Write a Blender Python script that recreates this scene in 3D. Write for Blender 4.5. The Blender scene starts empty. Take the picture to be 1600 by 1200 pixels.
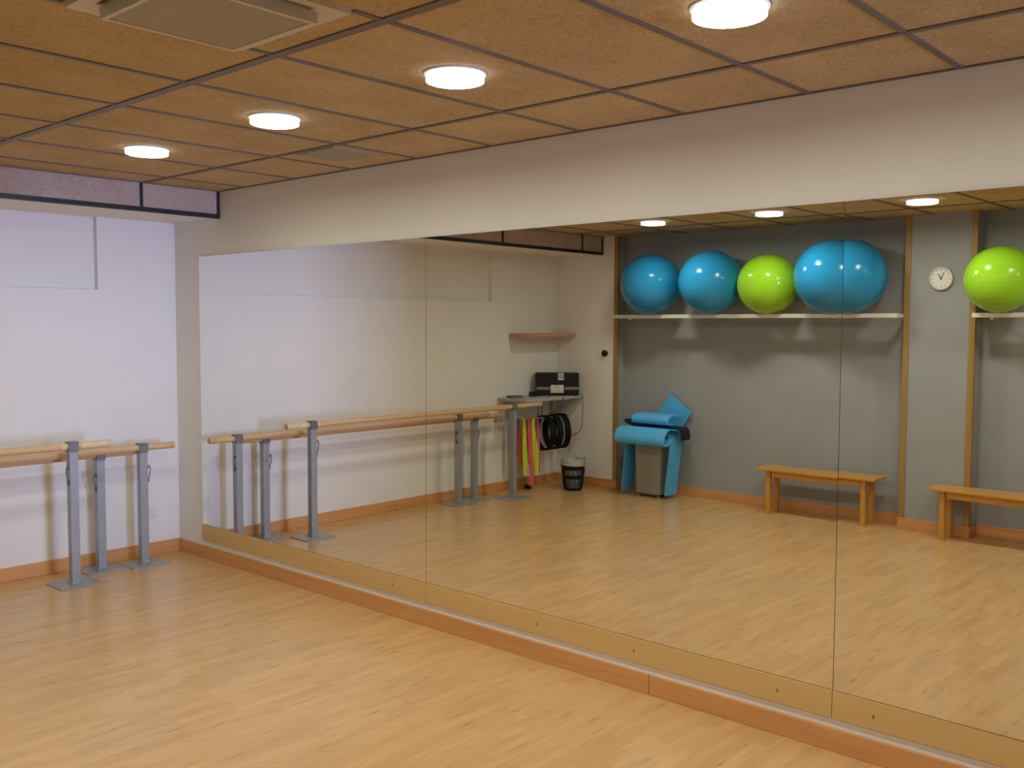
import bpy, bmesh, math, random
from mathutils import Vector, Matrix
random.seed(7)
SC = bpy.context.scene
COL = SC.collection

# ------------------------------------------------------------------ camera, world, daylight, exposure
cam_data = bpy.data.cameras.new('camera')
cam = bpy.data.objects.new('camera', cam_data); COL.objects.link(cam)
cam_data.sensor_fit = 'HORIZONTAL'; cam_data.sensor_width = 36.0
cam_data.lens = 1502.62 * 36.0 / 1600.0
cam_data.clip_start = 0.05; cam_data.clip_end = 100
_r = Vector((0.6676832, -0.74443636, 0.00369563)); _u = Vector((0.04258198, 0.04314688, 0.99816087)); _f = Vector((0.7432267, 0.66629787, -0.06050802))
cam.matrix_world = Matrix(((_r.x, _u.x, -_f.x, -3.86209), (_r.y, _u.y, -_f.y, -6.99767), (_r.z, _u.z, -_f.z, 1.78592), (0, 0, 0, 1)))
SC.camera = cam

world = bpy.data.worlds.new('world'); SC.world = world
world.use_nodes = True
world.node_tree.nodes['Background'].inputs[0].default_value = (0.55, 0.68, 1.0, 1)
world.node_tree.nodes['Background'].inputs[1].default_value = 0.35

# bluish daylight from the bright street beyond the doorway behind the camera
sun_data = bpy.data.lights.new('daylight', 'AREA')
sun_data.shape = 'RECTANGLE'; sun_data.size = 2.0; sun_data.size_y = 6.0
sun_data.energy = 2150.0; sun_data.color = (0.42, 0.53, 1.0)
sun = bpy.data.objects.new('daylight', sun_data); COL.objects.link(sun)
sun.rotation_euler = (math.radians(90), 0, 0)       # shines along +y, level
sun.location = (-0.95, -22.0, 0.7)

LAMP_POWER = 111.0
SC.view_settings.view_transform = 'Standard'
SC.view_settings.look = 'None'
SC.view_settings.exposure = 0.0
SC.view_settings.gamma = 1.0
SC.view_settings.use_curve_mapping = False
SC.cycles.max_bounces = 10
SC.cycles.diffuse_bounces = 5
SC.cycles.glossy_bounces = 6
SC.cycles.sample_clamp_indirect = 6.0

# ------------------------------------------------------------------ materials
def lin(c):
    return tuple(((v/255)/12.92 if v/255 <= 0.04045 else ((v/255+0.055)/1.055)**2.4) for v in c)

def mat(name, rgb, rough=0.5, metal=0.0, spec=0.5, coat=0.0, var=0.06, scale=14.0, bump=0.0, bscale=None, emit=None, alpha=1.0, trans=0.0):
    m = bpy.data.materials.new(name); m.use_nodes = True
    nt = m.node_tree; b = nt.nodes['Principled BSDF']
    b.inputs['Roughness'].default_value = rough
    b.inputs['Metallic'].default_value = metal
    b.inputs['Specular IOR Level'].default_value = spec
    b.inputs['Coat Weight'].default_value = coat
    b.inputs['Coat Roughness'].default_value = 0.12
    if trans: b.inputs['Transmission Weight'].default_value = trans
    if alpha < 1: b.inputs['Alpha'].default_value = alpha
    c = rgb
    tc = nt.nodes.new('ShaderNodeTexCoord')
    if var > 0:
        n = nt.nodes.new('ShaderNodeTexNoise'); n.inputs['Scale'].default_value = scale; n.inputs['Detail'].default_value = 4
        nt.links.new(tc.outputs['Object'], n.inputs['Vector'])
        r = nt.nodes.new('ShaderNodeValToRGB')
        r.color_ramp.elements[0].position = 0.3; r.color_ramp.elements[1].position = 0.7
        r.color_ramp.elements[0].color = (*[v*(1-var) for v in c], 1); r.color_ramp.elements[1].color = (*[min(1, v*(1+var)) for v in c], 1)
        nt.links.new(n.outputs['Fac'], r.inputs['Fac']); nt.links.new(r.outputs['Color'], b.inputs['Base Color'])
    else:
        b.inputs['Base Color'].default_value = (*c, 1)
    if bump > 0:
        n2 = nt.nodes.new('ShaderNodeTexNoise'); n2.inputs['Scale'].default_value = bscale or scale*6; n2.inputs['Detail'].default_value = 3
        nt.links.new(tc.outputs['Object'], n2.inputs['Vector'])
        bp = nt.nodes.new('ShaderNodeBump'); bp.inputs['Strength'].default_value = bump; bp.inputs['Distance'].default_value = 0.01
        nt.links.new(n2.outputs['Fac'], bp.inputs['Height']); nt.links.new(bp.outputs['Normal'], b.inputs['Normal'])
    if emit:
        b.inputs['Emission Color'].default_value = (*emit[0], 1); b.inputs['Emission Strength'].default_value = emit[1]
    return m

def wood(name, c1, c2, axis='x', rough=0.4, scale=1.0, coat=0.0):
    """grain stretched along one axis"""
    m = bpy.data.materials.new(name); m.use_nodes = True
    nt = m.node_tree; b = nt.nodes['Principled BSDF']; b.inputs['Roughness'].default_value = rough
    b.inputs['Coat Weight'].default_value = coat
    tc = nt.nodes.new('ShaderNodeTexCoord'); mp = nt.nodes.new('ShaderNodeMapping')
    s = [30*scale]*3; s['xyz'.index(axis)] = 1.6*scale
    mp.inputs['Scale'].default_value = s
    nt.links.new(tc.outputs['Object'], mp.inputs['Vector'])
    n = nt.nodes.new('ShaderNodeTexNoise'); n.inputs['Scale'].default_value = 1.0; n.inputs['Detail'].default_value = 6; n.inputs['Distortion'].default_value = 0.6
    nt.links.new(mp.outputs['Vector'], n.inputs['Vector'])
    r = nt.nodes.new('ShaderNodeValToRGB'); r.color_ramp.elements[0].position = 0.32; r.color_ramp.elements[1].position = 0.68
    r.color_ramp.elements[0].color = (*c1, 1); r.color_ramp.elements[1].color = (*c2, 1)
    nt.links.new(n.outputs['Fac'], r.inputs['Fac']); nt.links.new(r.outputs['Color'], b.inputs['Base Color'])
    return m

def floor_material():
    m = bpy.data.materials.new('beech_laminate'); m.use_nodes = True
    nt = m.node_tree; b = nt.nodes['Principled BSDF']
    b.inputs['Roughness'].default_value = 0.23; b.inputs['Specular IOR Level'].default_value = 0.55
    tc = nt.nodes.new('ShaderNodeTexCoord')
    br = nt.nodes.new('ShaderNodeTexBrick')
    br.offset = 0.37; br.offset_frequency = 2; br.squash = 1.0
    br.inputs['Scale'].default_value = 1.0
    br.inputs['Brick Width'].default_value = 0.43; br.inputs['Row Height'].default_value = 0.066
    br.inputs['Mortar Size'].default_value = 0.0006; br.inputs['Mortar Smooth'].default_value = 0.3; br.inputs['Bias'].default_value = -0.1
    br.inputs['Color1'].default_value = (*FLOOR1, 1); br.inputs['Color2'].default_value = (*FLOOR2, 1); br.inputs['Mortar'].default_value = (*[v*0.72 for v in FLOOR2], 1)
    nt.links.new(tc.outputs['Object'], br.inputs['Vector'])
    mp = nt.nodes.new('ShaderNodeMapping'); mp.inputs['Scale'].default_value = (2.4, 15, 1)
    nt.links.new(tc.outputs['Object'], mp.inputs['Vector'])
    n = nt.nodes.new('ShaderNodeTexNoise'); n.inputs['Scale'].default_value = 1.0; n.inputs['Detail'].default_value = 5; n.inputs['Distortion'].default_value = 0.5
    nt.links.new(mp.outputs['Vector'], n.inputs['Vector'])
    rmp = nt.nodes.new('ShaderNodeValToRGB'); rmp.color_ramp.elements[0].position = 0.30; rmp.color_ramp.elements[1].position = 0.62
    rmp.color_ramp.elements[0].color = (0.89, 0.85, 0.79, 1); rmp.color_ramp.elements[1].color = (1, 1, 1, 1)
    nt.links.new(n.outputs['Fac'], rmp.inputs['Fac'])
    mp2 = nt.nodes.new('ShaderNodeMapping'); mp2.inputs['Scale'].default_value = (5.5, 34, 1)
    nt.links.new(tc.outputs['Object'], mp2.inputs['Vector'])
    n2 = nt.nodes.new('ShaderNodeTexNoise'); n2.inputs['Scale'].default_value = 1.0; n2.inputs['Detail'].default_value = 1
    nt.links.new(mp2.outputs['Vector'], n2.inputs['Vector'])
    r2 = nt.nodes.new('ShaderNodeValToRGB'); r2.color_ramp.elements[0].position = 0.62; r2.color_ramp.elements[1].position = 0.78
    r2.color_ramp.elements[0].color = (1, 1, 1, 1); r2.color_ramp.elements[1].color = (0.82, 0.73, 0.64, 1)
    nt.links.new(n2.outputs['Fac'], r2.inputs['Fac'])
    mf = nt.nodes.new('ShaderNodeMix'); mf.data_type = 'RGBA'; mf.blend_type = 'MULTIPLY'; mf.inputs[0].default_value = 1.0
    nt.links.new(rmp.outputs['Color'], mf.inputs[6]); nt.links.new(r2.outputs['Color'], mf.inputs[7])
    mx = nt.nodes.new('ShaderNodeMix'); mx.data_type = 'RGBA'; mx.blend_type = 'MULTIPLY'; mx.inputs[0].default_value = 1.0
    nt.links.new(br.outputs['Color'], mx.inputs[6]); nt.links.new(mf.outputs[2], mx.inputs[7])
    nt.links.new(mx.outputs[2], b.inputs['Base Color'])
    bp = nt.nodes.new('ShaderNodeBump'); bp.inputs['Strength'].default_value = 0.05; bp.inputs['Distance'].default_value = 0.002
    nt.links.new(n.outputs['Fac'], bp.inputs['Height']); nt.links.new(bp.outputs['Normal'], b.inputs['Normal'])
    return m

def woodwool(name, c1, c2):
    m = bpy.data.materials.new(name); m.use_nodes = True
    nt = m.node_tree; b = nt.nodes['Principled BSDF']; b.inputs['Roughness'].default_value = 0.95; b.inputs['Specular IOR Level'].default_value = 0.1
    tc = nt.nodes.new('ShaderNodeTexCoord')
    n0 = nt.nodes.new('ShaderNodeTexNoise'); n0.inputs['Scale'].default_value = 42; n0.inputs['Detail'].default_value = 6; n0.inputs['Distortion'].default_value = 2.5
    n1 = nt.nodes.new('ShaderNodeTexNoise'); n1.inputs['Scale'].default_value = 3.0; n1.inputs['Detail'].default_value = 3
    nt.links.new(tc.outputs['Object'], n0.inputs['Vector']); nt.links.new(tc.outputs['Object'], n1.inputs['Vector'])
    ad = nt.nodes.new('ShaderNodeMath'); ad.operation = 'MULTIPLY_ADD'; ad.inputs[1].default_value = 0.3
    nt.links.new(n1.outputs['Fac'], ad.inputs[0]); 
    m2 = nt.nodes.new('ShaderNodeMath'); m2.operation = 'MULTIPLY'; m2.inputs[1].default_value = 0.7
    nt.links.new(n0.outputs['Fac'], m2.inputs[0]); nt.links.new(m2.outputs[0], ad.inputs[2])
    r = nt.nodes.new('ShaderNodeValToRGB'); r.color_ramp.elements[0].position = 0.36; r.color_ramp.elements[1].position = 0.62
    r.color_ramp.elements[0].color = (*c1, 1); r.color_ramp.elements[1].color = (*c2, 1)
    nt.links.new(ad.outputs[0], r.inputs['Fac']); nt.links.new(r.outputs['Color'], b.inputs['Base Color'])
    bp = nt.nodes.new('ShaderNodeBump'); bp.inputs['Strength'].default_value = 0.35; bp.inputs['Distance'].default_value = 0.006
    nt.links.new(n0.outputs['Fac'], bp.inputs['Height']); nt.links.new(bp.outputs['Normal'], b.inputs['Normal'])
    return m

FLOOR1 = (0.66, 0.405, 0.18); FLOOR2 = (0.60, 0.362, 0.155)
M = {}
M['floor'] = floor_material()
M['white_wall'] = mat('white_wall_paint', (0.80, 0.77, 0.72), 0.75, spec=0.25, var=0.02, scale=2.5, bump=0.03, bscale=60)
M['grey_wall'] = mat('grey_wall_paint', (0.33, 0.345, 0.35), 0.7, spec=0.25, var=0.03, scale=2.5, bump=0.03, bscale=60)
M['tile'] = woodwool('wood_wool_ceiling', (0.42, 0.29, 0.145), (0.62, 0.46, 0.26))
M['fascia'] = woodwool('wood_wool_fascia', (0.42, 0.32, 0.27), (0.60, 0.48, 0.42))
M['grid'] = mat('grid_bar_paint', (0.15, 0.12, 0.10), 0.5, var=0.05)
M['black_trim'] = mat('black_angle_metal', (0.012, 0.011, 0.014), 0.45, var=0.05)
M['baseboard'] = wood('beech_skirting', (0.585, 0.27, 0.09), (0.68, 0.335, 0.12), 'y', 0.38, 1.0)
M['baseboard_x'] = wood('beech_skirting_x', (0.585, 0.27, 0.09), (0.68, 0.335, 0.12), 'x', 0.38, 1.0)
M['corner_wood'] = wood('corner_strip_wood', (0.30, 0.18, 0.05), (0.37, 0.23, 0.068), 'z', 0.45)
M['board'] = wood('kick_board_laminate', (0.62, 0.40, 0.155), (0.66, 0.43, 0.172), 'y', 0.4, 0.5)
M['mirror'] = mat('silvered_glass', (0.90, 0.89, 0.85), 0.0, 1.0, var=0.0)
M['glass_edge'] = mat('dark_glass_edge', (0.10, 0.11, 0.085), 0.3, var=0.05)
M['white_metal'] = mat('white_enamel', (0.82, 0.81, 0.78), 0.4, var=0.02)
M['ac_white'] = mat('off_white_plastic', (0.62, 0.55, 0.43), 0.45, var=0.02)
M['ac_grille'] = mat('filter_grey_plastic', (0.40, 0.345, 0.27), 0.6, var=0.05, scale=40)
M['dark_slot'] = mat('dark_slot', (0.10, 0.07, 0.045), 0.6, var=0.05)
M['vent_grey'] = mat('vent_grey_metal', (0.34, 0.29, 0.235), 0.5, var=0.04)
M['lens'] = mat('lit_frosted_lens', (0.9, 0.9, 0.9), 0.4, var=0.0, emit=((0.98, 1.0, 0.86), LAMP_POWER))
M['halo_rim'] = mat('halo_glow_glass', (0.9, 0.9, 0.9), 0.4, var=0.0, emit=((0.80, 0.88, 1.0), 3.0))  # faint glow added to imitate the halo around each lamp
M['steel'] = mat('galvanised_grey_paint', (0.36, 0.385, 0.41), 0.38, 0.35, var=0.07, scale=20)
M['steel_dark'] = mat('dark_steel', (0.11, 0.115, 0.12), 0.4, 0.5, var=0.08)
M['barre'] = wood('barre_beech', (0.62, 0.39, 0.19), (0.72, 0.48, 0.26), 'x', 0.4)
M['tape'] = mat('pale_grip_tape', (0.74, 0.58, 0.36), 0.7, var=0.08, scale=30)
M['clamp'] = mat('clamp_steel', (0.20, 0.215, 0.225), 0.4, 0.4, var=0.08)
M['pine'] = wood('pine_bench', (0.52, 0.25, 0.04), (0.61, 0.315, 0.056), 'y', 0.35, 1.0, 0.1)
M['pine_z'] = wood('pine_bench_leg', (0.52, 0.25, 0.04), (0.61, 0.315, 0.056), 'z', 0.35, 1.0, 0.1)
M['shelf_white'] = mat('white_shelf_laminate', (0.74, 0.72, 0.66), 0.4, var=0.02)
M['shelf_wood'] = wood('beech_shelf', (0.47, 0.27, 0.15), (0.56, 0.33, 0.19), 'x', 0.45)
M['shelf_grey'] = mat('grey_shelf_laminate', (0.40, 0.40, 0.385), 0.5, var=0.03)
M['ball_blue'] = mat('blue_vinyl', (0.018, 0.27, 0.56), 0.15, spec=0.5, var=0.03, scale=3, bump=0.02, bscale=5)
M['ball_green'] = mat('lime_vinyl', (0.32, 0.65, 0.025), 0.16, spec=0.5, var=0.03, scale=3, bump=0.02, bscale=5)
M['valve'] = mat('white_plug_plastic', (0.75, 0.75, 0.72), 0.4, var=0.02)
M['clock_face'] = mat('clock_face_white', (0.80, 0.79, 0.74), 0.5, var=0.01)
M['clock_rim'] = mat('clock_rim_white', (0.70, 0.69, 0.66), 0.35, var=0.02)
M['black'] = mat('black_plastic', (0.006, 0.006, 0.007), 0.5, spec=0.3, var=0.05)
M['black_foam'] = mat('black_rubber_foam', (0.007, 0.007, 0.008), 0.7, spec=0.2, var=0.08, bump=0.1, bscale=150)
M['silver'] = mat('silver_plastic', (0.55, 0.54, 0.50), 0.35, 0.3, var=0.03)
M['cream'] = mat('cream_panel', (0.66, 0.65, 0.55), 0.45, var=0.03)
M['grey_label'] = mat('grey_sticker', (0.33, 0.34, 0.35), 0.5, var=0.05, scale=60)
M['mat_blue'] = mat('blue_foam_mat', (0.10, 0.47, 0.88), 0.65, spec=0.25, var=0.04, scale=8, bump=0.08, bscale=180)
M['mat_navy'] = mat('navy_foam_mat', (0.018, 0.018, 0.045), 0.7, spec=0.2, var=0.08, bump=0.08, bscale=180)
M['bin_grey'] = mat('grey_bin_plastic', (0.30, 0.29, 0.25), 0.5, var=0.03)
M['bin_dark'] = mat('dark_bin_plastic', (0.05, 0.055, 0.06), 0.5, var=0.05)
M['band_yellow'] = mat('yellow_green_latex', (0.56, 0.62, 0.035), 0.55, var=0.05)
M['band_pink'] = mat('pink_latex', (0.66, 0.10, 0.13), 0.55, var=0.05)
M['band_red'] = mat('red_latex', (0.42, 0.05, 0.06), 0.55, var=0.05)
M['bag'] = mat('translucent_bag', (0.55, 0.56, 0.56), 0.35, var=0.05, alpha=0.75)
M['bag_yellow'] = mat('yellow_bag_hem', (0.62, 0.56, 0.25), 0.5, var=0.05)
M['cable'] = mat('dark_cable', (0.05, 0.05, 0.045), 0.5, var=0.05)
M['chrome'] = mat('chrome', (0.7, 0.7, 0.7), 0.12, 1.0, var=0.0)
M['outlet'] = mat('outlet_white', (0.72, 0.71, 0.69), 0.4, var=0.01)

# ------------------------------------------------------------------ mesh helpers
class MB:
    def __init__(s): s.bm = bmesh.new()
    def box(s, c, d, rz=0.0, R=None, bevel=0.0):
        r = bmesh.ops.create_cube(s.bm, size=1.0)
        vs = r['verts']
        for v in vs: v.co = Vector((v.co.x*d[0], v.co.y*d[1], v.co.z*d[2]))
        if bevel:
            es = list({e for v in vs for e in v.link_edges})
            rr = bmesh.ops.bevel(s.bm, geom=es, offset=bevel, segments=2, affect='EDGES', profile=0.5)
            vs = [v for v in rr['verts']] if False else s._island(rr['verts'])
        m = Matrix.Translation(Vector(c)) @ (R.to_4x4() if R is not None else Matrix.Rotation(rz, 4, 'Z'))
        for v in vs: v.co = m @ v.co
        return s
    def _island(s, start):
        seen = set(start); st = list(start)
        while st:
            v = st.pop()
            for e in v.link_edges:
                o = e.other_vert(v)
                if o not in seen: seen.add(o); st.append(o)
        return list(seen)
    def span(s, lo, hi, bevel=0.0):
        return s.box([(a+b)/2 for a, b in zip(lo, hi)], [abs(b-a) for a, b in zip(lo, hi)], bevel=bevel)
    def lathe(s, prof, n=32, c=(0, 0, 0), axis='z', close=True):
        """prof: list of (radius, height)"""
        rings = []
        def P(r, a, h):
            x, y, z = r*math.cos(a), r*math.sin(a), h
            if axis == 'x': x, y, z = h, x, y
            if axis == 'y': x, y, z = x, h, y
            return Vector((x+c[0], y+c[1], z+c[2]))
        for r, h in prof:
            if r < 1e-6: rings.append([s.bm.verts.new(P(0, 0, h))])
            else: rings.append([s.bm.verts.new(P(r, 2*math.pi*i/n, h)) for i in range(n)])
        for a, b in zip(rings, rings[1:]):
            for i in range(n):
                j = (i+1) % n
                if len(a) == 1 and len(b) == 1: continue
                if len(a) == 1: s.bm.faces.new((a[0], b[i], b[j]))
                elif len(b) == 1: s.bm.faces.new((a[i], b[0], a[j]))
                else: s.bm.faces.new((a[i], b[i], b[j], a[j]))
        if close:
            for k in (0, -1):
                if len(rings[k]) > 1: s.bm.faces.new(rings[k])
        return s
    def tube(s, pts, r, n=10, cyclic=False):
        pts = [Vector(p) for p in pts]; N = len(pts); rings = []
        prev = None
        for i, p in enumerate(pts):
            if cyclic: t = (pts[(i+1) % N]-pts[i-1]).normalized()
            else: t = (pts[min(i+1, N-1)]-pts[max(i-1, 0)]).normalized()
            if prev is None:
                a = Vector((0, 0, 1)) if abs(t.z) < 0.9 else Vector((1, 0, 0))
                u = t.cross(a).normalized()
            else:
                u = (prev - t*prev.dot(t)).normalized()
            prev = u; w = t.cross(u)
            rr = r(i/(N-1)) if callable(r) else r
            rings.append([s.bm.verts.new(p+u*rr*math.cos(2*math.pi*k/n)+w*rr*math.sin(2*math.pi*k/n)) for k in range(n)])
        pr = list(zip(rings, rings[1:])) + ([(rings[-1], rings[0])] if cyclic else [])
        for a, b in pr:
            for k in range(n):
                j = (k+1) % n
                s.bm.faces.new((a[k], a[j], b[j], b[k]))
        if not cyclic:
            s.bm.faces.new(list(reversed(rings[0]))); s.bm.faces.new(rings[-1])
        return s
    def sheet(s, grid, th):
        """grid[i][j] of points -> a slab of thickness th around the surface"""
        I, J = len(grid), len(grid[0])
        G = [[Vector(p) for p in row] for row in grid]
        def nrm(i, j):
            du = G[min(i+1, I-1)][j]-G[max(i-1, 0)][j]; dv = G[i][min(j+1, J-1)]-G[i][max(j-1, 0)]
            return du.cross(dv).normalized()
        top = [[s.bm.verts.new(G[i][j]+nrm(i, j)*th/2) for j in range(J)] for i in range(I)]
        bot = [[s.bm.verts.new(G[i][j]-nrm(i, j)*th/2) for j in range(J)] for i in range(I)]
        for i in range(I-1):
            for j in range(J-1):
                s.bm.faces.new((top[i][j], top[i+1][j], top[i+1][j+1], top[i][j+1]))
                s.bm.faces.new((bot[i][j], bot[i][j+1], bot[i+1][j+1], bot[i+1][j]))
        for i in range(I-1):
            s.bm.faces.new((top[i][0], bot[i][0], bot[i+1][0], top[i+1][0]))
            s.bm.faces.new((top[i][J-1], top[i+1][J-1], bot[i+1][J-1], bot[i][J-1]))
        for j in range(J-1):
            s.bm.faces.new((top[0][j], top[0][j+1], bot[0][j+1], bot[0][j]))
            s.bm.faces.new((top[I-1][j], bot[I-1][j], bot[I-1][j+1], top[I-1][j+1]))
        return s
    def build(s, name, m, parent=None, smooth=False, loc=None):
        bmesh.ops.recalc_face_normals(s.bm, faces=s.bm.faces[:])
        me = bpy.data.meshes.new(name); s.bm.to_mesh(me); s.bm.free()
        for mm in (m if isinstance(m, (list, tuple)) else [m]): me.materials.append(mm)
        if smooth:
            for p in me.polygons: p.use_smooth = True
            try: me.set_sharp_from_angle(angle=math.radians(40))
            except Exception: pass
        o = bpy.data.objects.new(name, me); COL.objects.link(o)
        if parent is not None: o.parent = parent
        if loc is not None: o.location = loc
        return o

def smooth_path(pts, k=6):
    """Catmull-Rom through the points"""
    P = [Vector(p) for p in pts]; out = []
    for i in range(len(P)-1):
        p0, p1, p2, p3 = P[max(i-1, 0)], P[i], P[i+1], P[min(i+2, len(P)-1)]
        for q in range(k):
            t = q/k
            out.append(0.5*((2*p1)+(p2-p0)*t+(2*p0-5*p1+4*p2-p3)*t*t+(3*p1-p0-3*p2+p3)*t**3))
    out.append(P[-1]); return out

def tag(o, label, cat, group=None):
    o['label'] = label; o['category'] = cat
    if group: o['group'] = group
    return o
def thing(name, label, cat, loc=(0, 0, 0), rz=0.0, group=None):
    o = bpy.data.objects.new(name, None); COL.objects.link(o)
    o.empty_display_size = 0.1
    o.location = loc; o.rotation_euler = (0, 0, rz)
    return tag(o, label, cat, group)
def structure(o, label=None, cat=None):
    o['kind'] = 'structure'
    if label: o['label'] = label
    if cat: o['category'] = cat
    return o
def dup(root, loc, rz, label):
    r = root.copy(); COL.objects.link(r); r.location = loc; r.rotation_euler = (0, 0, rz); r['label'] = label
    for ch in list(root.children):
        c = ch.copy(); COL.objects.link(c); c.parent = r
        for g in ch.children:
            d = g.copy(); COL.objects.link(d); d.parent = c
    return r

# ------------------------------------------------------------------ dimensions (metres): mirror wall x = 0, end wall y = 0, room at x < 0, y < 0
H = 2.76
FW, NW = -4.72, -4.89            # front plane and niche plane of the wall facing the mirrors
N1A, N1B, N2A, N2B = -0.85, -3.78, -4.36, -7.30
YB = -9.0                        # wall behind the camera
SOF_Y, SOF_Z = -0.635, 2.57

# ------------------------------------------------------------------ room shell
structure(MB().span((-5.05, YB-0.1, -0.10), (0.12, 0.12, 0.0)).build('floor', M['floor']), 'light beech strip laminate floor with satin sheen', 'floor')
structure(MB().span((-5.05, YB-0.1, H), (0.12, 0.12, H+0.10)).build('ceiling', M['tile']), 'brown wood wool tile ceiling in a dark grid', 'ceiling')
structure(MB().span((0.0, YB-0.1, 0.0), (0.12, 0.12, H)).build('wall_right', M['white_wall']), 'off white wall that carries the long mirror', 'wall')
RX0, RX1, RZ0, RZ1, RD = -3.63, -0.615, 2.04, SOF_Z, 0.05      # shallow recess of a closed-up window
structure(MB().span((-5.05, 0.0, 0.0), (0.0, 0.16, RZ0)).span((-5.05, 0.0, RZ1), (0.0, 0.16, H)).span((-5.05, 0.0, RZ0), (RX0, 0.16, RZ1)).span((RX1, 0.0, RZ0), (0.0, 0.16, RZ1)).span((RX0, RD, RZ0), (RX1, 0.16, RZ1)).build('wall_back', M['white_wall']), 'white end wall behind the ballet barres', 'wall')
def left_wall():
    b = MB()
    b.span((-5.05, N1A, 0), (FW, 0, H))                       # white stretch beside the corner
    n = len(b.bm.faces)
    b.span((-5.05, N1B, 0), (NW, N1A, H)); b.span((-5.05, N2A, 0), (FW, N1B, H))
    b.span((-5.05, N2B, 0), (NW, N2A, H)); b.span((-5.05, YB, 0), (FW, N2B, H))
    b.bm.faces.ensure_lookup_table()
    for i, f in enumerate(b.bm.faces):
        if i >= n: f.material_index = 1
        elif f.calc_center_median().y < N1A+0.001: f.material_index = 1    # the niche's side is painted grey
    return structure(b.build('wall_left', [M['white_wall'], M['grey_wall']]), 'wall opposite the mirrors, white by the corner, then grey niches', 'wall')
left_wall()
def front_wall():
    b = MB()
    b.span((-5.05, YB-0.12, 0), (-1.50, YB, H)); b.span((-1.50, YB-0.12, 2.72), (0, YB, H)); b.span((-0.03, YB-0.12, 0), (0, YB, 2.72))
    return structure(b.build('wall_front', M['white_wall']), 'white wall behind the viewer with a wide doorway', 'wall')
front_wall()
def soffit():
    b = MB(); b.span((FW, SOF_Y, SOF_Z), (0, 0, H))
    o = structure(b.build('trim_1', M['white_wall']), 'white boxed soffit along the top of the end wall', 'soffit')
    f = MB()
    for x0, x1 in SPANS: f.span((x0, SOF_Y-0.012, SOF_Z+0.012), (x1, SOF_Y, H))
    f.build('fascia_panel', M['fascia'], o)
    t = MB(); t.span((FW, SOF_Y-0.02, SOF_Z-0.008), (0, SOF_Y+0.02, SOF_Z+0.022))
    for x in JOINTS: t.span((x-0.011, SOF_Y-0.018, SOF_Z+0.022), (x+0.011, SOF_Y, H))
    t.build('black_edge_strip', M['black_trim'], o)
    return o
JOINTS = [FW+0.011, -4.35, -3.09, -1.85, -0.60, -0.011]
SPANS = [(JOINTS[i]+0.011, JOINTS[i+1]-0.011) for i in range(5)]
soffit()
def ceiling_grid():
    b = MB(); z0 = H-0.006
    b.span((-0.016, YB, z0), (0, SOF_Y, H)); b.span((FW, SOF_Y-0.03, z0), (0, SOF_Y-0.018, H))
    for x, w in ((-0.585, 0.028), (-1.80, 0.042), (-3.02, 0.028), (-4.24, 0.028)): b.span((x-w/2, YB, z0), (x+w/2, SOF_Y-0.02, H))
    y = -0.996
    while y > YB:
        x = 0.0
        for xe in (-1.934, -2.556): pass
        if abs(y+3.996) < 0.01 or abs(y+4.596) < 0.01:
            b.span((-1.93, y-0.0125, z0+0.0012), (0, y+0.0125, H)); b.span((NW, y-0.0125, z0+0.0012), (-2.56, y+0.0125, H))
        else:
            b.span((NW if y < N1A and not (N2A < y < N1B) else FW, y-0.0125, z0+0.0012), (0, y+0.0125, H))
        y -= 0.6
    return structure(b.build('trim_2', M['grid']), 'dark T bar grid that holds the ceiling tiles', 'ceiling grid')
ceiling_grid()

# skirting boards
def skirt(name, parts, m, label):
    b = MB()
    for lo, hi in parts: b.span(lo, hi, bevel=0.003)
    return structure(b.build(name, m), label, 'skirting board')
BH = 0.098
skirt('baseboard_right', [((-0.016, -4.444, 0), (0, -0.016, BH)), ((-0.016, YB, 0), (0, -4.4465, BH))], M['baseboard'], 'beech skirting board under the mirrors')
skirt('baseboard_back', [((-2.27, -0.015, 0), (0, 0, BH)), ((FW, -0.015, 0), (-2.273, 0, BH))], M['baseboard_x'], 'beech skirting board along the end wall')
skirt('baseboard_left', [((FW, N1A-0.015, 0), (FW+0.015, -0.015, BH)), ((NW, N1B, 0), (NW+0.015, N1A-0.015, BH)), ((NW+0.015, N1A-0.015, 0), (FW, N1A, BH)),
                         ((FW, N2A-0.015, 0), (FW+0.015, N1B+0.015, BH)), ((NW+0.015, N1B, 0), (FW, N1B+0.015, BH)),
                         ((NW+0.015, N2A-0.015, 0), (FW, N2A, BH)), ((NW, N2B, 0), (NW+0.015, N2A-0.015, BH)), ((FW, YB, 0), (FW+0.015, N2B, BH))], M['baseboard'], 'beech skirting board of the wall with the niches')
# wooden corner strips of the niches
for i, (y, s) in enumerate(((N1A, 1), (N1B, -1), (N2A, 1))):
    b = MB(); z0 = BH if True else 0
    b.span((FW, min(y, y+s*0.04), z0), (FW+0.008, max(y, y+s*0.04), H)); b.span((FW-0.03, min(y, y-s*0.008), z0), (FW+0.008, max(y, y-s*0.008), H))
    structure(b.build('trim_%d' % (3+i), M['corner_wood']), ['upright wooden corner strip where the white wall meets the grey niche', 'upright wooden corner strip on the clock pillar beside the long ball rack', 'upright wooden corner strip on the clock pillar beside the green ball'][i], 'corner strip')

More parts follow.
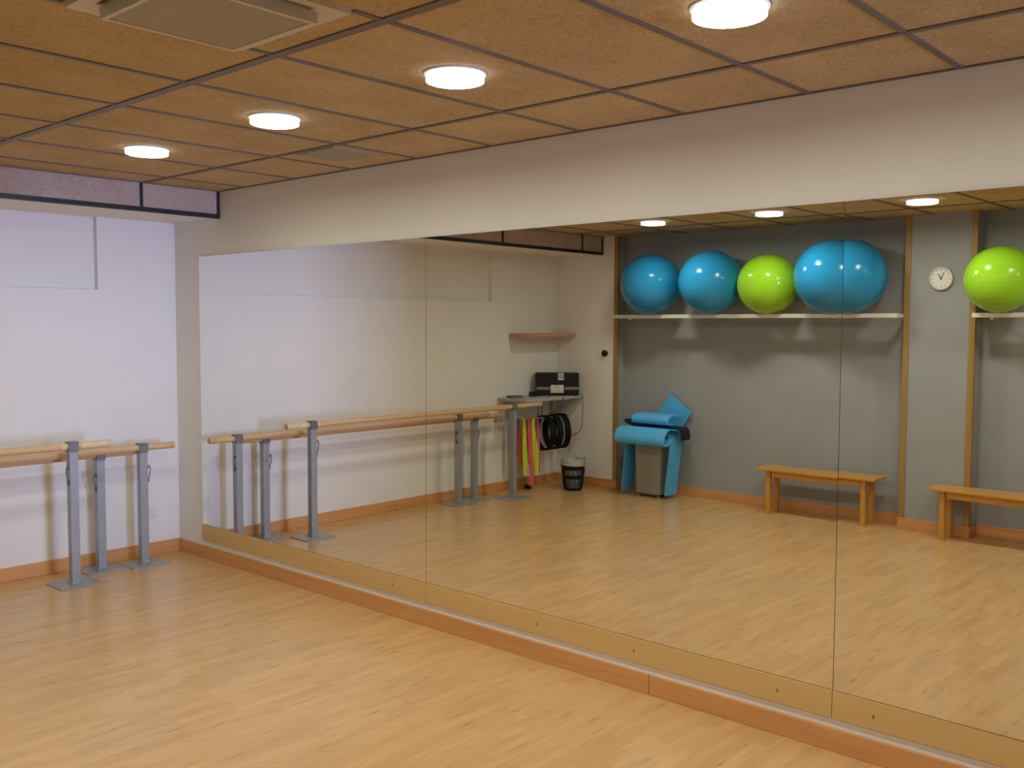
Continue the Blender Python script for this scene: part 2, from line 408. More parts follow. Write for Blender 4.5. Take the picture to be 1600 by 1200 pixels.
# ------------------------------------------------------------------ mirrors with the board below
MZ0, MZ1 = 0.2616, 2.297
SEAMS = [-0.36, -2.863, -5.362, -7.861]
mlabels = ['mirror panel nearest the end wall, reflecting the white wall and barres', 'middle mirror panel, reflecting the music corner and most of the ball rack', 'mirror panel at the right edge, reflecting the wall clock']
for i in range(3):
    b = MB(); w = SEAMS[i]-SEAMS[i+1]
    b.span((-0.006, -w+0.0015, MZ0), (0.0, -0.0015, MZ1))
    b.bm.normal_update()
    for f in b.bm.faces:
        if f.calc_center_median().x > -0.0055: f.material_index = 1
    o = b.build('wall_mirror', [M['mirror'], M['glass_edge']])
    o.location = (-0.001, SEAMS[i], 0)
    if i == 2: o.rotation_euler = (0, 0, math.radians(-0.8))
    tag(o, mlabels[i], 'mirror', 'large wall mirror panels')
SCREWS = [[-1.952, -2.574], [-3.735, -4.357, -5.115], [-5.538, -6.4, -7.2]]
blabels = ['tan wooden board under the mirror panel nearest the end wall', 'tan wooden board under the middle mirror panel', 'tan wooden board under the mirror panel at the right edge']
for i in range(3):
    b = MB(); b.span((-0.015, SEAMS[i+1]+0.0012, 0.142), (0, SEAMS[i]-0.0012, MZ0-0.003), bevel=0.001)
    o = tag(b.build('mirror_base_board', M['board']), blabels[i], 'board', 'boards under the mirrors')
    for y in SCREWS[i]:
        s = MB(); s.lathe([(0.0001, -0.0165), (0.004, -0.0165), (0.0045, -0.015)], 10, (0, y, 0.2), 'x'); s.box((-0.0157, y, 0.193), (0.0014, 0.003, 0.012))
        s.build('screw', M['steel_dark'], o)

# ------------------------------------------------------------------ ceiling lamps
def make_lamp(label, loc):
    t = thing('ceiling_lamp', label, 'lamp', loc, 0, 'round ceiling downlights')
    MB().lathe([(0.104, -0.001), (0.122, -0.001), (0.122, -0.006), (0.111, -0.010), (0.111, -0.0325), (0.1085, -0.034), (0.106, -0.0325), (0.104, -0.022), (0.104, -0.001)], 48, close=False).build('trim_ring', M['white_metal'], t, True)
    MB().lathe([(0.1112, -0.011), (0.1135, -0.012), (0.1135, -0.032), (0.1112, -0.033)], 48, close=False).build('halo_glass_rim', M['halo_rim'], t, True)  # glowing outer ring, added to give the ceiling a soft halo
    MB().lathe([(0.0, -0.0255), (0.06, -0.0250), (0.1035, -0.022)], 48, close=False).build('lens', M['lens'], t, True)
    return t
ys = [-1.870, -3.095, -4.300, -5.488, -6.70]
rowlab = ['lit round downlight of the row by the mirror, closest to the end wall', 'lit round downlight of the row by the mirror, second from the end wall', 'lit round downlight of the row by the mirror, third from the end wall',
          'lit round downlight cut by the top edge, fourth from the end wall', 'lit round downlight of the mirror row, fifth from the end wall']
row2 = ['lit round downlight before the ball rack, first from the white corner', 'lit round downlight before the ball rack, second from the white corner', 'lit round downlight nearest the clock pillar, reflected in the mirror',
        'lit round downlight before the second niche, fourth from the white corner', 'lit round downlight before the second niche, fifth from the white corner', ]
lamp0 = make_lamp(rowlab[0], (-1.19, ys[0], H))
for y, l in list(zip(ys, rowlab))[1:]: dup(lamp0, (-1.19, y, H), 0, l)
for y, l in zip([-1.95, -3.12, -4.27, -5.48, -6.69], row2): dup(lamp0, (-3.74, y, H), 0, l)

# ------------------------------------------------------------------ air conditioning cassette and vents
t = thing('air_conditioner', 'square off white air conditioning cassette set in the ceiling', 'air conditioner', (-2.245, -4.298, H))
b = MB()
o_, i_ = 0.308, 0.262
for s in (-1, 1):
    b.span((s*o_, -o_+0.006, -0.016), (s*i_, o_-0.006, 0)); b.span((-i_, s*(o_-0.006), -0.016), (i_, s*i_, 0))
for sx in (-1, 1):
    for sy in (-1, 1): b.span((sx*i_, sy*i_, -0.0155), (sx*0.20, sy*0.20, 0))
b.span((-0.235, -0.235, -0.017), (0.235, 0.235, -0.0005))
b.build('frame', M['ac_white'], t)
for s in (-1, 1):
    for ax in (0, 1):
        lv = MB(); c = (s*0.249, 0) if ax == 0 else (0, s*0.249); d = (0.022, 0.398) if ax == 0 else (0.398, 0.022)
        lv.box((c[0], c[1], -0.005), (d[0], d[1], 0.008)); lv.build('air_slot', M['dark_slot'], t)
b = MB()
for s in (-1, 1):
    b.span((s*0.232, -0.232, -0.048), (s*0.216, 0.232, -0.0175)); b.span((-0.216, s*0.232, -0.048), (0.216, s*0.216, -0.0175))
g = b.build('grille_frame', M['ac_white'], t)
b = MB(); b.span((-0.216, -0.216, -0.045), (0.216, 0.216, -0.0175))
for k in range(26):
    x = -0.204+k*0.0163; b.span((x-0.006, -0.212, -0.0454), (x+0.006, 0.212, -0.045))
b.build('intake_grille', M['ac_grille'], g)
def make_vent(label, loc):
    t = thing('ceiling_vent', label, 'vent', loc, 0, 'small square ceiling vents')
    b = MB(); 
    for s in (-1, 1): b.span((s*0.155, -0.165, -0.006), (s*0.14, 0.165, 0)); b.span((-0.14, s*0.165, -0.006), (0.14, s*0.15, 0))
    b.build('frame', M['vent_grey'], t)
    b = MB(); b.span((-0.14, -0.15, -0.002), (0.14, 0.15, 0))
    for k in range(12): b.box((-0.128+k*0.0233, 0, -0.0045), (0.012, 0.30, 0.0015), R=Matrix.Rotation(0.35, 3, 'Y'))
    b.build('louvre_panel', M['vent_grey'], t)
    return t
v0 = make_vent('small grey square vent in the ceiling close to the mirror wall', (-0.40, -2.545, H-0.0005))
dup(v0, (-4.55, -1.36, H-0.0005), 0, 'small grey square vent in the ceiling above the first blue ball')

# ------------------------------------------------------------------ end wall: flat panel, outlets, barres
def make_outlet(label, loc, rz):
    t = thing('power_outlet', label, 'outlet', loc, rz, 'white power outlets')
    MB().box((0, -0.005, 0), (0.082, 0.01, 0.082), bevel=0.002).build('cover_plate', M['outlet'], t)
    s = MB(); s.lathe([(0.021, -0.012), (0.021, -0.0101)], 20, (0, 0, 0), 'y')
    s.build('socket', M['shelf_white'], t)
    return t
o0 = make_outlet('white power outlet low on the end wall near the mirror corner', (-0.235, 0, 0.335), 0)
dup(o0, (FW, -0.215, 0.30), math.radians(90), 'white power outlet above the waste basket, closer to the corner')
dup(o0, (FW, -0.315, 0.30), math.radians(90), 'white power outlet above the waste basket, farther from the corner')

def make_barre(label, near_x, far_x, y, z, x_end, length, pin_side, taped=False):
    t = thing('ballet_barre', label, 'ballet barre', (near_x, y, 0), 0, 'free standing ballet barres')
    R = 0.0252
    x1 = x_end-near_x; x0 = x1-length
    b = MB(); b.lathe([(0.0, x0), (R-0.003, x0), (R, x0+0.003), (R, x1-0.003), (R-0.003, x1), (0.0, x1)], 20, (0, 0, z), 'x', close=False)
    b.build('bar', M['barre'], t, True)
    for e in (x1-0.03, x0+0.03):
        MB().lathe([(R+0.0008, e-0.004), (R+0.0008, e+0.004)], 20, (0, 0, z), 'x').build('end_ring', M['shelf_wood'], t, True)
    if taped:                                        # light tape wound round the near end of the bar
        for a, c in ((x1-0.008, 0.06), (-0.045, -0.075)):
            n = max(1, int(round((a-c)/0.026))); w = (a-c)/n; tp = []
            for k in range(n):
                q = c+k*w; tp += [(R+0.0004, q), (R+0.0018, q+0.003), (R+0.0018, q+w-0.003), (R+0.0004, q+w)]
            MB().lathe(tp, 20, (0, 0, z), 'x').build('grip_tape', M['tape'], t, True)
    for px in (0.0, far_x-near_x):
        p = MB(); zt = z-R-0.004
        p.box((px, 0, (zt+0.008)/2), (0.058, 0.058, zt-0.008), bevel=0.003); po = p.build('post', M['steel'], t)
        c = MB(); c.box((px, -R-0.005, z-0.006), (0.066, 0.006, 0.062)); c.box((px, R+0.005, z-0.006), (0.066, 0.006, 0.062)); c.box((px, 0, z+R+0.0045), (0.066, 2*R+0.016, 0.006)); c.box((px, 0, zt+0.002), (0.062, 2*R+0.004, 0.004))
        c.build('clamp', M['clamp'], po)
        k = MB(); s = pin_side
        k.tube(smooth_path([(px+s*0.03, -0.012, z-0.15), (px+s*0.045, -0.02, z-0.135), (px+s*0.052, -0.02, z-0.17), (px+s*0.042, -0.018, z-0.22), (px+s*0.034, -0.015, z-0.24)], 5), 0.0035, 6)
        k.box((px+s*0.035, -0.012, z-0.15), (0.014, 0.016, 0.016)); k.box((px+s*0.036, -0.014, z-0.245), (0.012, 0.012, 0.03))
        k.build('locking_pin', M['steel_dark'], po)
        q = MB(); q.box((px, 0, 0.004), (0.288, 0.26, 0.008), bevel=0.002); q.box((px, 0, 0.013), (0.075, 0.075, 0.010), bevel=0.003); q.build('base_plate', M['steel'], t)
    return t
make_barre('front ballet barre, tallest, whose wooden bar ends short of the mirror corner', -1.005, -3.53, -0.40, 0.952, -0.745, 3.23, -1, True)
make_barre('ballet barre whose wooden bar reaches closest to the mirror corner', -0.41, -2.915, -0.215, 0.872, -0.155, 3.2, 1)
make_barre('ballet barre nearest the end wall, its bar hidden behind the others', -0.705, -3.21, -0.152, 0.842, -0.42, 3.2, -1)

# ------------------------------------------------------------------ music corner
b = MB(); b.span((-4.72, -0.28, 1.665), (-3.90, 0, 1.705), bevel=0.003)
tag(b.build('wall_shelf', M['shelf_wood']), 'empty beech wall shelf high in the corner above the stereo', 'shelf')
SZ = 1.015
t = thing('wall_shelf', 'grey wall shelf in the corner holding the stereo', 'shelf', (-4.22, -0.2, SZ))
MB().span((-0.5, -0.21, -0.035), (0.5, 0.2, 0), bevel=0.003).build('shelf_board', M['shelf_grey'], t)
for sx in (-0.40, 0.36):
    k = MB(); k.box((sx, 0.188, -0.135), (0.03, 0.022, 0.20)); k.box((sx, 0.02, -0.046), (0.03, 0.34, 0.022)); k.tube([(sx, 0.18, -0.225), (sx, -0.12, -0.052)], 0.009, 8); k.build('bracket', M['shelf_grey'], t)
# stereo turned across the corner
t = thing('stereo', 'black boombox stereo with silver stripes standing on the grey corner shelf', 'stereo', (-4.445, -0.235, SZ), math.radians(45))
MB().box((0, 0, 0.128), (0.475, 0.15, 0.25), bevel=0.008).build('body', M['black'], t)
for s in (-1, 1): MB().lathe([(0.0, -0.0762), (0.03, -0.0762), (0.066, -0.0758), (0.070, -0.075)], 28, (s*0.153, 0, 0.158), 'y', close=False).build('speaker_cone', M['black'], t, True)
for s in (-1, 1):
    for z in (0.073, 0.091):
        MB().box((s*0.158, -0.0765, z), (0.152, 0.003, 0.0075)).build('silver_stripe', M['silver'], t)
pn = MB().box((0.005, -0.0785, 0.075), (0.145, 0.008, 0.088), bevel=0.003).build('display_panel', M['cream'], t)
MB().tube([(0.01+0.02*math.cos(a), -0.0835, 0.095+0.011*math.sin(a)) for a in [k*math.pi/10 for k in range(20)]], 0.0018, 6, True).build('oval_mark', M['bin_dark'], pn)
MB().box((0.005, -0.083, 0.049), (0.14, 0.002, 0.004)).build('panel_line', M['vent_grey'], pn)
st = MB().box((-0.036, -0.0765, 0.212), (0.062, 0.003, 0.078)).build('sticker', M['outlet'], t)
MB().box((-0.036, -0.0785, 0.214), (0.05, 0.002, 0.062)).build('sticker_face', M['grey_label'], st)
for s in (-1, 1): MB().box((s*0.19, 0, 0.0015), (0.04, 0.1, 0.003)).build('foot', M['black'], t)
b = MB(); b.box((0, 0, 0.026), (0.085, 0.07, 0.05), bevel=0.004); b.lathe([(0.012, 0.051), (0.012, 0.056)], 14)
for s in (-1, 1): b.box((s*0.03, 0, 0.0005), (0.012, 0.05, 0.001))
o = tag(b.build('charger_box', M['black']), 'small black box on the grey shelf left of the stereo', 'box'); o.location = (-4.12, -0.17, SZ); o.rotation_euler = (0, 0, 0.4)
t = thing('media_player', 'flat dark grey device at the end of the grey shelf', 'device', (-3.84, -0.145, SZ), 0.3)
MB().box((0, 0, 0.011), (0.15, 0.10, 0.022), bevel=0.003).build('body', M['bin_dark'], t)
MB().box((0, -0.0505, 0.012), (0.12, 0.002, 0.006)).build('front_slot', M['vent_grey'], t)
# cables
b = MB(); b.tube(smooth_path([(-4.33, -0.412, SZ+0.003), (-4.335, -0.4145, SZ-0.03), (-4.37, -0.36, 0.90), (-4.44, -0.27, 0.83), (-4.52, -0.10, 0.80), (-4.55, -0.004, 0.79)], 6), 0.0028, 6)
tag(b.build('cable', M['cable']), 'thin dark cable hanging over the front of the grey shelf behind the black rings', 'cable')
b = MB(); b.tube(smooth_path([(-4.66, -0.35, SZ+0.003), (-4.675, -0.413, SZ+0.001), (-4.68, -0.4145, SZ-0.06), (-4.70, -0.40, 0.80), (-4.712, -0.37, 0.62), (-4.714, -0.22, 0.52), (-4.708, -0.215, 0.345)], 6), 0.0028, 6)
tag(b.build('cable', M['cable']), 'thin dark cable running down the corner from the stereo to the outlets', 'cable')

# rail with bands and rings below the shelf
RY, RZ = -0.20, 0.775
t = thing('wall_rail', 'grey metal rail under the grey shelf carrying bands and black rings', 'rail', (-4.15, RY, RZ))
MB().tube([(0.50, 0, 0), (-0.54, 0, 0)], 0.010, 10).build('bar', M['steel'], t, True)
for sx in (0.46, -0.53): MB().tube([(sx, 0, 0), (sx, -RY-0.006, 0)], 0.009, 8).lathe([(0.028, -RY-0.006), (0.028, -RY)], 16, (sx, 0, 0), 'y').build('bracket', M['steel'], t)
MB().tube(smooth_path([(-0.015, 0, 0.011), (-0.015, 0, 0.12), (-0.025, 0, 0.15), (-0.05, 0, 0.158), (-0.072, 0, 0.148), (-0.08, 0, 0.12), (-0.08, 0, 0.011)], 5), 0.006, 8).build('handle_loop', M['cable'], t, True)
def band(name, label, x, m, w, front_len, back_len, spread, lean, ph, group):
    """latex band folded over the rail: two tails"""
    y = RY
    path = []
    rr = 0.014
    n = 16
    for k in range(n+1):
        f = 1-k/n; path.append((x+lean*f+0.005*math.sin(5*f+ph)*f, y-rr-spread*f-0.006*math.sin(7*f+ph), RZ-front_len*f, w*(0.55+0.55*min(1, f*2))))
    for k in range(1, 6):
        a = math.pi*k/6; path.append((x, y-rr*math.cos(a), RZ+rr*math.sin(a), w*0.5))
    for k in range(n+1):
        f = k/n; path.append((x-lean*0.6*f+0.005*math.sin(4*f+ph+1)*f, y+rr+spread*0.6*f, RZ-back_len*f, w*(0.55+0.5*min(1, f*2))))
    grid = [[(px+ww*(j/4-0.5), py+0.010*math.sin(j*1.7+ph+pz*6), pz) for j in range(5)] for px, py, pz, ww in path]
    o = MB().sheet(grid, 0.003).build(name, m, None, True)
    return tag(o, label, 'exercise band', group)
G = 'exercise bands on the rail'
band('exercise_band', 'dark red exercise band at the barre post end of the rail', -3.822, M['band_red'], 0.050, 0.46, 0.40, 0.02, 0.004, 0.3, G)
band('exercise_band', 'first yellow green exercise band, between the red band and a pink one', -3.905, M['band_yellow'], 0.072, 0.60, 0.52, 0.035, 0.006, 1.2, G)
band('exercise_band', 'long pink exercise band whose tail nearly touches the floor', -3.990, M['band_pink'], 0.066, 0.715, 0.50, 0.055, 0.004, 2.1, G)
band('exercise_band', 'second yellow green exercise band, right beside the black rings', -4.080, M['band_yellow'], 0.078, 0.62, 0.50, 0.035, 0.0, 3.4, G)
band('exercise_band', 'pink exercise band hanging low behind the second yellow green band', -4.154, M['band_pink'], 0.036, 0.60, 0.70, 0.010, -0.002, 4.0, G)
# pilates rings hung on the rail
def make_ring(label, x, rz):
    t = thing('exercise_ring', label, 'exercise ring', (x, RY, RZ), rz, 'black exercise rings on the rail')
    R0 = 0.188; cz = -R0+0.010+0.008
    n = 48; grid = []
    b = MB(); rings = []
    prof = [(-0.034, 0.008), (0.034, 0.008), (0.034, -0.006), (-0.034, -0.006)]
    for i in range(n):
        a = 2*math.pi*i/n
        rings.append([b.bm.verts.new((dx, (R0+dr)*math.sin(a), cz+(R0+dr)*math.cos(a))) for dx, dr in prof])
    for i in range(n):
        A, B = rings[i], rings[(i+1) % n]
        for k in range(4): b.bm.faces.new((A[k], A[(k+1) % 4], B[(k+1) % 4], B[k]))
    b.build('hoop', M['black_foam'], t, True)
    for s in (-1, 1):
        p = MB(); rings = []
        for i in range(9):
            a = s*math.pi/2+(i-4)*0.09
            bulge = 0.010+0.012*math.cos((i-4)*0.36)
            rings.append([p.bm.verts.new((dx, (R0+dr)*math.sin(a), cz+(R0+dr)*math.cos(a))) for dx, dr in [(-0.034, 0.0085), (-0.025, 0.0085+bulge), (0.025, 0.0085+bulge), (0.034, 0.0085)]])
        for A, B in zip(rings, rings[1:]):
            for k in range(4): p.bm.faces.new((A[k], A[(k+1) % 4], B[(k+1) % 4], B[k]))
        p.bm.faces.new(rings[0]); p.bm.faces.new(rings[-1])
        p.build('hand_pad', M['black_foam'], t, True)
    return t
r0 = make_ring('black exercise ring on the rail, closest to the yellow green band', -4.275, math.radians(20))
dup(r0, (-4.425, RY, RZ), math.radians(24), 'middle of the three black exercise rings on the rail')
dup(r0, (-4.565, RY, RZ), math.radians(26), 'black exercise ring on the rail, closest to the corner')
# small black weight on the floor under the bands
t = thing('ankle_weight', 'small black weight on the floor under the pink band', 'weight', (-4.08, -0.13, 0))
b = MB(); b.lathe([(0.0, 0.0), (0.035, 0.0), (0.04, 0.006), (0.04, 0.03), (0.034, 0.036), (0.0, 0.036)], 20, close=False)
b.build('weight_body', M['black'], t, True)
MB().lathe([(0.012, 0.036), (0.012, 0.046), (0.0, 0.047)], 14).build('knob', M['steel_dark'], t, True)

# waste basket
t = thing('waste_basket', 'black slotted waste basket with a clear bag in the corner', 'waste basket', (-4.36, -0.54, 0), 0.2)
b = MB()
def ring_band(r0, z0, r1, z1, th=0.003, n=40):
    b.lathe([(r0, z0), (r1, z1), (r1-th, z1), (r0-th, z0), (r0, z0)], n, close=False)
rad = lambda z: 0.098+0.034*z/0.27
b.lathe([(0.0, 0.0), (rad(0), 0.0), (rad(0.03), 0.03), (rad(0.03)-0.003, 0.03), (rad(0)-0.003, 0.003), (0.0, 0.003)], 40, close=False)
ring_band(rad(0.13), 0.13, rad(0.17), 0.17); ring_band(rad(0.225), 0.225, rad(0.27), 0.27)
ring_band(rad(0.27)+0.004, 0.26, rad(0.27)+0.004, 0.272)
for k in range(44):
    a = 2*math.pi*k/44
    for z0, z1 in ((0.03, 0.13), (0.17, 0.225)):
        r0_, r1_ = rad(z0)-0.0015, rad(z1)-0.0015
        b.tube([(r0_*math.cos(a), r0_*math.sin(a), z0), (r1_*math.cos(a), r1_*math.sin(a), z1)], 0.0046, 6)
b.build('basket_body', M['black'], t, True)
n = 40; zs = [0.02, 0.10, 0.20, 0.28, 0.325, 0.345]
grid = [[((rad(min(z, 0.27))-0.006+(0.006 if z > 0.28 else 0)+0.004*math.sin(k*1.9+z*40))*math.cos(2*math.pi*k/n), (rad(min(z, 0.27))-0.006+(0.006 if z > 0.28 else 0)+0.004*math.sin(k*1.9+z*40))*math.sin(2*math.pi*k/n), z+0.006*math.sin(k*0.9)*(z > 0.3)) for k in range(n+1)] for z in zs]
MB().sheet(grid, 0.0012).build('bin_liner', M['bag'], t, True)
MB().tube([((rad(0.27)+0.006)*math.cos(a), (rad(0.27)+0.006)*math.sin(a), 0.283+0.010*math.sin(a+0.6)) for a in [2*math.pi*k/36 for k in range(36)]], 0.0045, 6, True).build('liner_hem', M['bag_yellow'], t, True)

# ------------------------------------------------------------------ grey niche: knob, ball shelves, balls, clock, bin with mats, benches
t = thing('wall_fixture', 'small round black fixture on the white wall beside the corner strip', 'knob', (FW, -0.705, 1.487), math.radians(-90))
MB().lathe([(0.030, 0.0), (0.030, 0.006), (0.018, 0.010), (0.016, 0.022)], 20, (0, 0, 0), 'y').build('stem', M['chrome'], t, True)
MB().lathe([(0.016, 0.022), (0.034, 0.026), (0.037, 0.036), (0.030, 0.046), (0.0, 0.050)], 24, (0, 0, 0), 'y', close=False).build('cap', M['black'], t, True)

SH_T, SH_F = 1.905, -4.555
def make_rack(label, y0, y1, y_clip):
    """open rack: a front rail on end arms, the balls sit between the rail and the wall"""
    t = thing('ball_rack', label, 'ball rack', (NW, y1, SH_T), 0, 'white ball racks')
    f = SH_F-NW; L = y1-y0
    MB().span((f-0.075, -L, -0.038), (f, 0, 0), bevel=0.004).build('front_rail', M['shelf_white'], t)
    for y in (-0.02, -L+0.02): MB().span((0, y-0.018, -0.036), (f-0.075, y+0.018, -0.004), bevel=0.003).build('end_arm', M['shelf_white'], t)
    MB().box((f-0.03, y_clip, -0.046), (0.03, 0.022, 0.016)).build('clip', M['shelf_white'], t)
    return t
make_rack('long white ball rack in the first niche carrying four exercise balls', N1B+0.005, N1A-0.06, -0.2)
make_rack('white ball rack right of the clock pillar carrying one green ball', N2B+0.02, N2A-0.03, -0.15)

def make_ball(label, x, y, r, m, flat=0.985):
    """inflated ball with shallow moulded rings, slightly settled on the rail"""
    t = thing('exercise_ball', label, 'exercise ball', (x, y, SH_T), random.uniform(0, 6), 'large exercise balls on the racks')
    prof = []
    n = 72
    for k in range(n+1):
        a = -math.pi/2+math.pi*k/n
        rr = r*(1-0.0012*(1+math.cos(k*math.pi/2))*(18 < k < 54))
        prof.append((max(0.0, rr*math.cos(a)) if 0 < k < n else 0.0, (r+rr*math.sin(a))*flat))
    MB().lathe(prof, 72, close=False).build('shell', m, t, True)
    MB().lathe([(0.0, 0.002), (0.011, 0.002), (0.011, 0.0), (0.008, 0.0)], 14, (0, r*0.995, r*flat), 'y').build('valve_plug', M['valve'], t)
    return t
make_ball('blue exercise ball at the end of the long rack by the white wall', NW+0.322, -1.385, 0.318, M['ball_blue'])
make_ball('blue exercise ball between the first blue ball and the green one', NW+0.325, -2.085, 0.320, M['ball_blue'])
make_ball('lime green exercise ball between two blue balls on the long rack', NW+0.315, -2.695, 0.286, M['ball_green'])
make_ball('largest blue exercise ball, at the clock end of the long rack', NW+0.345, -3.335, 0.338, M['ball_blue'])
make_ball('lime green exercise ball on the rack right of the clock pillar', NW+0.335, -4.60, 0.272, M['ball_green'])

# wall clock: 12:56
t = thing('wall_clock', 'round white wall clock with thin black hands on the grey pillar', 'clock', (FW, -4.085, 2.20), math.radians(90))
MB().lathe([(0.0, 0.0), (0.094, 0.0), (0.098, -0.006), (0.098, -0.026), (0.094, -0.030), (0.089, -0.030), (0.0875, -0.018), (0.0, -0.018)], 48, (0, 0, 0), 'y', close=False).build('case', M['clock_rim'], t, True)
fc = MB().lathe([(0.0, -0.0195), (0.087, -0.0195), (0.087, -0.0181)], 48, (0, 0, 0), 'y', close=False).build('face', M['clock_face'], t)
for k in range(12):
    a = 2*math.pi*k/12; L = 0.016 if k % 3 == 0 else 0.010
    MB().box((0.075*math.sin(a), -0.0205, 0.075*math.cos(a)), (0.0045, 0.0015, L), R=Matrix.Rotation(a, 3, 'Y')).build('hour_mark', M['bin_dark'], fc)
for nm, a, L, w in (('minute_hand', math.radians(-24), 0.068, 0.0045), ('hour_hand', math.radians(28), 0.056, 0.006)):
    MB().box((math.sin(a)*(L/2-0.008), -0.023 if nm == 'hour_hand' else -0.025, math.cos(a)*(L/2-0.008)), (w, 0.0015, L), R=Matrix.Rotation(a, 3, 'Y')).build(nm, M['black'], t)
MB().lathe([(0.0, -0.0275), (0.006, -0.0275), (0.006, -0.0196)], 14, (0, 0, 0), 'y', close=False).build('hub', M['black'], t)

# bin
BX, BY = -4.655, -1.390
t = thing('storage_bin', 'tall grey perforated bin with blue mats laid over its top', 'bin', (BX, BY, 0))
def taper_box(b, z0, z1, d0, d1):
    vs = []
    for z, d in ((z0, d0), (z1, d1)):
        for sx, sy in ((-1, -1), (1, -1), (1, 1), (-1, 1)): vs.append(b.bm.verts.new((sx*d[0]/2, sy*d[1]/2, z)))
    F = b.bm.faces.new
    F((vs[3], vs[2], vs[1], vs[0])); F((vs[4], vs[5], vs[6], vs[7]))
    for k in range(4): F((vs[k], vs[(k+1) % 4], vs[4+(k+1) % 4], vs[4+k]))
b = MB(); taper_box(b, 0.035, 0.695, (0.23, 0.295), (0.27, 0.335))
es = [e for e in b.bm.edges if abs(e.verts[0].co.z-e.verts[1].co.z) > 0.3]
bmesh.ops.bevel(b.bm, geom=es, offset=0.02, segments=3, affect='EDGES', profile=0.5)
body = b.build('bin_body', M['bin_grey'], t, False)
b = MB()
for ci, c in enumerate((-0.045, 0.0, 0.045)):
    for k in range(12 if ci == 1 else 11):
        z = 0.075+k*0.047+(0.0 if ci == 1 else 0.022)
        xf = (0.23+(0.04)*(z-0.035)/0.66)/2
        b.lathe([(0.0, xf+0.0008), (0.0055, xf+0.0008), (0.0055, xf-0.001)], 10, (0, c*(0.9+0.15*z), z), 'x', close=False)
b.build('vent_hole', M['bin_dark'], body)['kind'] = 'stuff'
MB().box((0, 0, 0.0225), (0.205, 0.265, 0.025), bevel=0.004).build('plinth', M['bin_dark'], t)
for sx in (-1, 1):
    for sy in (-1, 1): MB().box((sx*0.09, sy*0.122, 0.008), (0.03, 0.03, 0.016), bevel=0.003).build('foot', M['bin_grey'], t)

def mat_along_y(path, x0, x1, th=0.011):
    """path of (y, z); sheet spans x0..x1"""
    P = smooth_path([(0, y, z) for y, z in path], 6)
    return MB().sheet([[(x0+(x1-x0)*j/6, p.y, p.z) for j in range(7)] for p in P], th)
def mat_along_x(path, y0, y1, th=0.011, skew=0.0):
    P = smooth_path([(x, 0, z) for x, z in path], 6)
    return MB().sheet([[(p.x+skew*(j/8-0.5), y0+(y1-y0)*j/8, p.z) for j in range(9)] for p in P], th)
G = 'foam exercise mats on the grey bin'
o = mat_along_y([(-1.085, 0.035), (-1.098, 0.20), (-1.120, 0.42), (-1.155, 0.62), (-1.185, 0.690), (-1.235, 0.704), (-1.32, 0.7035), (-1.47, 0.7035), (-1.565, 0.705), (-1.615, 0.700), (-1.655, 0.66), (-1.675, 0.58), (-1.665, 0.40), (-1.640, 0.20), (-1.625, 0.04)], -4.72, -4.505).build('exercise_mat', M['mat_blue'], None, True)
tag(o, 'blue foam mat hanging down both sides of the grey bin', 'exercise mat', G)
o = mat_along_x([(-4.475, 0.630), (-4.43, 0.600), (-4.385, 0.575), (-4.345, 0.580), (-4.325, 0.615), (-4.335, 0.665), (-4.375, 0.715), (-4.44, 0.738), (-4.52, 0.728), (-4.60, 0.7225), (-4.70, 0.7225), (-4.79, 0.7225)], -1.725, -1.115).build('exercise_mat', M['mat_blue'], None, True)
tag(o, 'blue foam mat curling forward over the front of the grey bin', 'exercise mat', G)
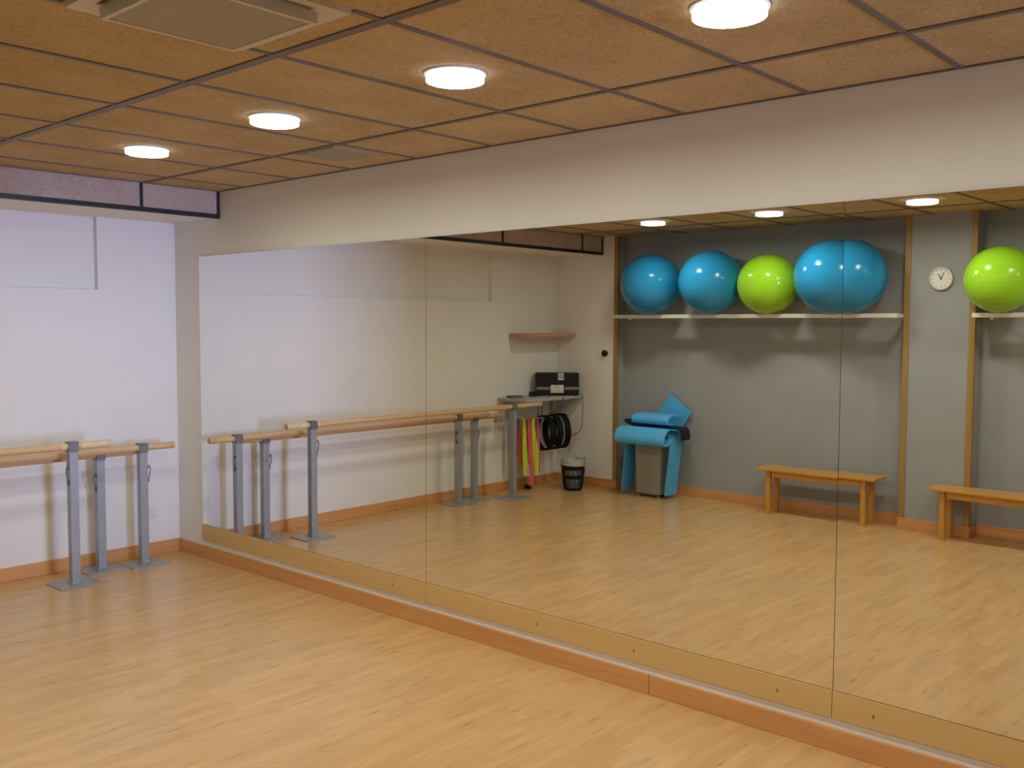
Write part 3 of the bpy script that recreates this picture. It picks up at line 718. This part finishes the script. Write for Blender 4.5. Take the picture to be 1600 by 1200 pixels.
o = mat_along_y([(-1.055, 0.79), (-1.09, 0.765), (-1.15, 0.745), (-1.40, 0.7405), (-1.60, 0.7405), (-1.70, 0.7425), (-1.748, 0.735), (-1.768, 0.70), (-1.772, 0.62)], -4.73, -4.57).build('exercise_mat', M['mat_navy'], None, True)
tag(o, 'navy foam mat squeezed between the blue mats on the bin', 'exercise mat', G)
o = mat_along_x([(-4.60, 0.778), (-4.545, 0.777), (-4.505, 0.785), (-4.490, 0.812), (-4.505, 0.845), (-4.55, 0.862), (-4.62, 0.868), (-4.70, 0.868), (-4.765, 0.862)], -1.665, -1.215).build('exercise_mat', M['mat_blue'], None, True)
tag(o, 'blue foam mat folded flat on top of the pile on the bin', 'exercise mat', G)
# mat corner standing up against the niche wall
cA, cB = Vector((0, -1.455, 1.075)), Vector((0, -1.725, 0.885))
e1 = (cB-cA); e2 = Vector((0, 0.569, -0.822))
grid = []
for i in range(9):
    row = []
    for j in range(6):
        p = cA+e1*(j/5)+e2*(0.62*i/8)
        row.append((-4.845+0.02*(j/5)*(1-i/8)-0.014*(1-i/8), p.y, p.z))
    grid.append(row)
o = MB().sheet(grid, 0.011).build('exercise_mat', M['mat_blue'], None, True)
tag(o, 'blue foam mat standing behind the bin with one corner pointing up', 'exercise mat', G)

# benches
def make_bench(label, loc):
    t = thing('bench', label, 'bench', loc, 0, 'low pine benches')
    L, D, Ht = 1.0, 0.27, 0.44
    MB().box((0, 0, Ht-0.0125), (D, L, 0.025), bevel=0.004).build('seat', M['pine'], t)
    for s in (-1, 1): MB().box((s*(D/2-0.052), 0, Ht-0.025-0.03), (0.022, L-0.29, 0.06), bevel=0.002).build('apron', M['pine'], t)
    for s in (-1, 1): MB().box((0, s*(L/2-0.115), Ht-0.025-0.03), (D-0.14, 0.022, 0.06), bevel=0.002).build('end_rail', M['pine'], t)
    for sx in (-1, 1):
        for sy in (-1, 1): MB().box((sx*(D/2-0.052), sy*(L/2-0.115), (Ht-0.025)/2), (0.045, 0.045, Ht-0.025), bevel=0.004).build('leg', M['pine_z'], t)
    return t
b0 = make_bench('pine bench standing in front of the first grey niche', (-4.665, -3.125, 0))
dup(b0, (-4.57, -4.615, 0), 0, 'pine bench standing in front of the grey pillar and second niche')
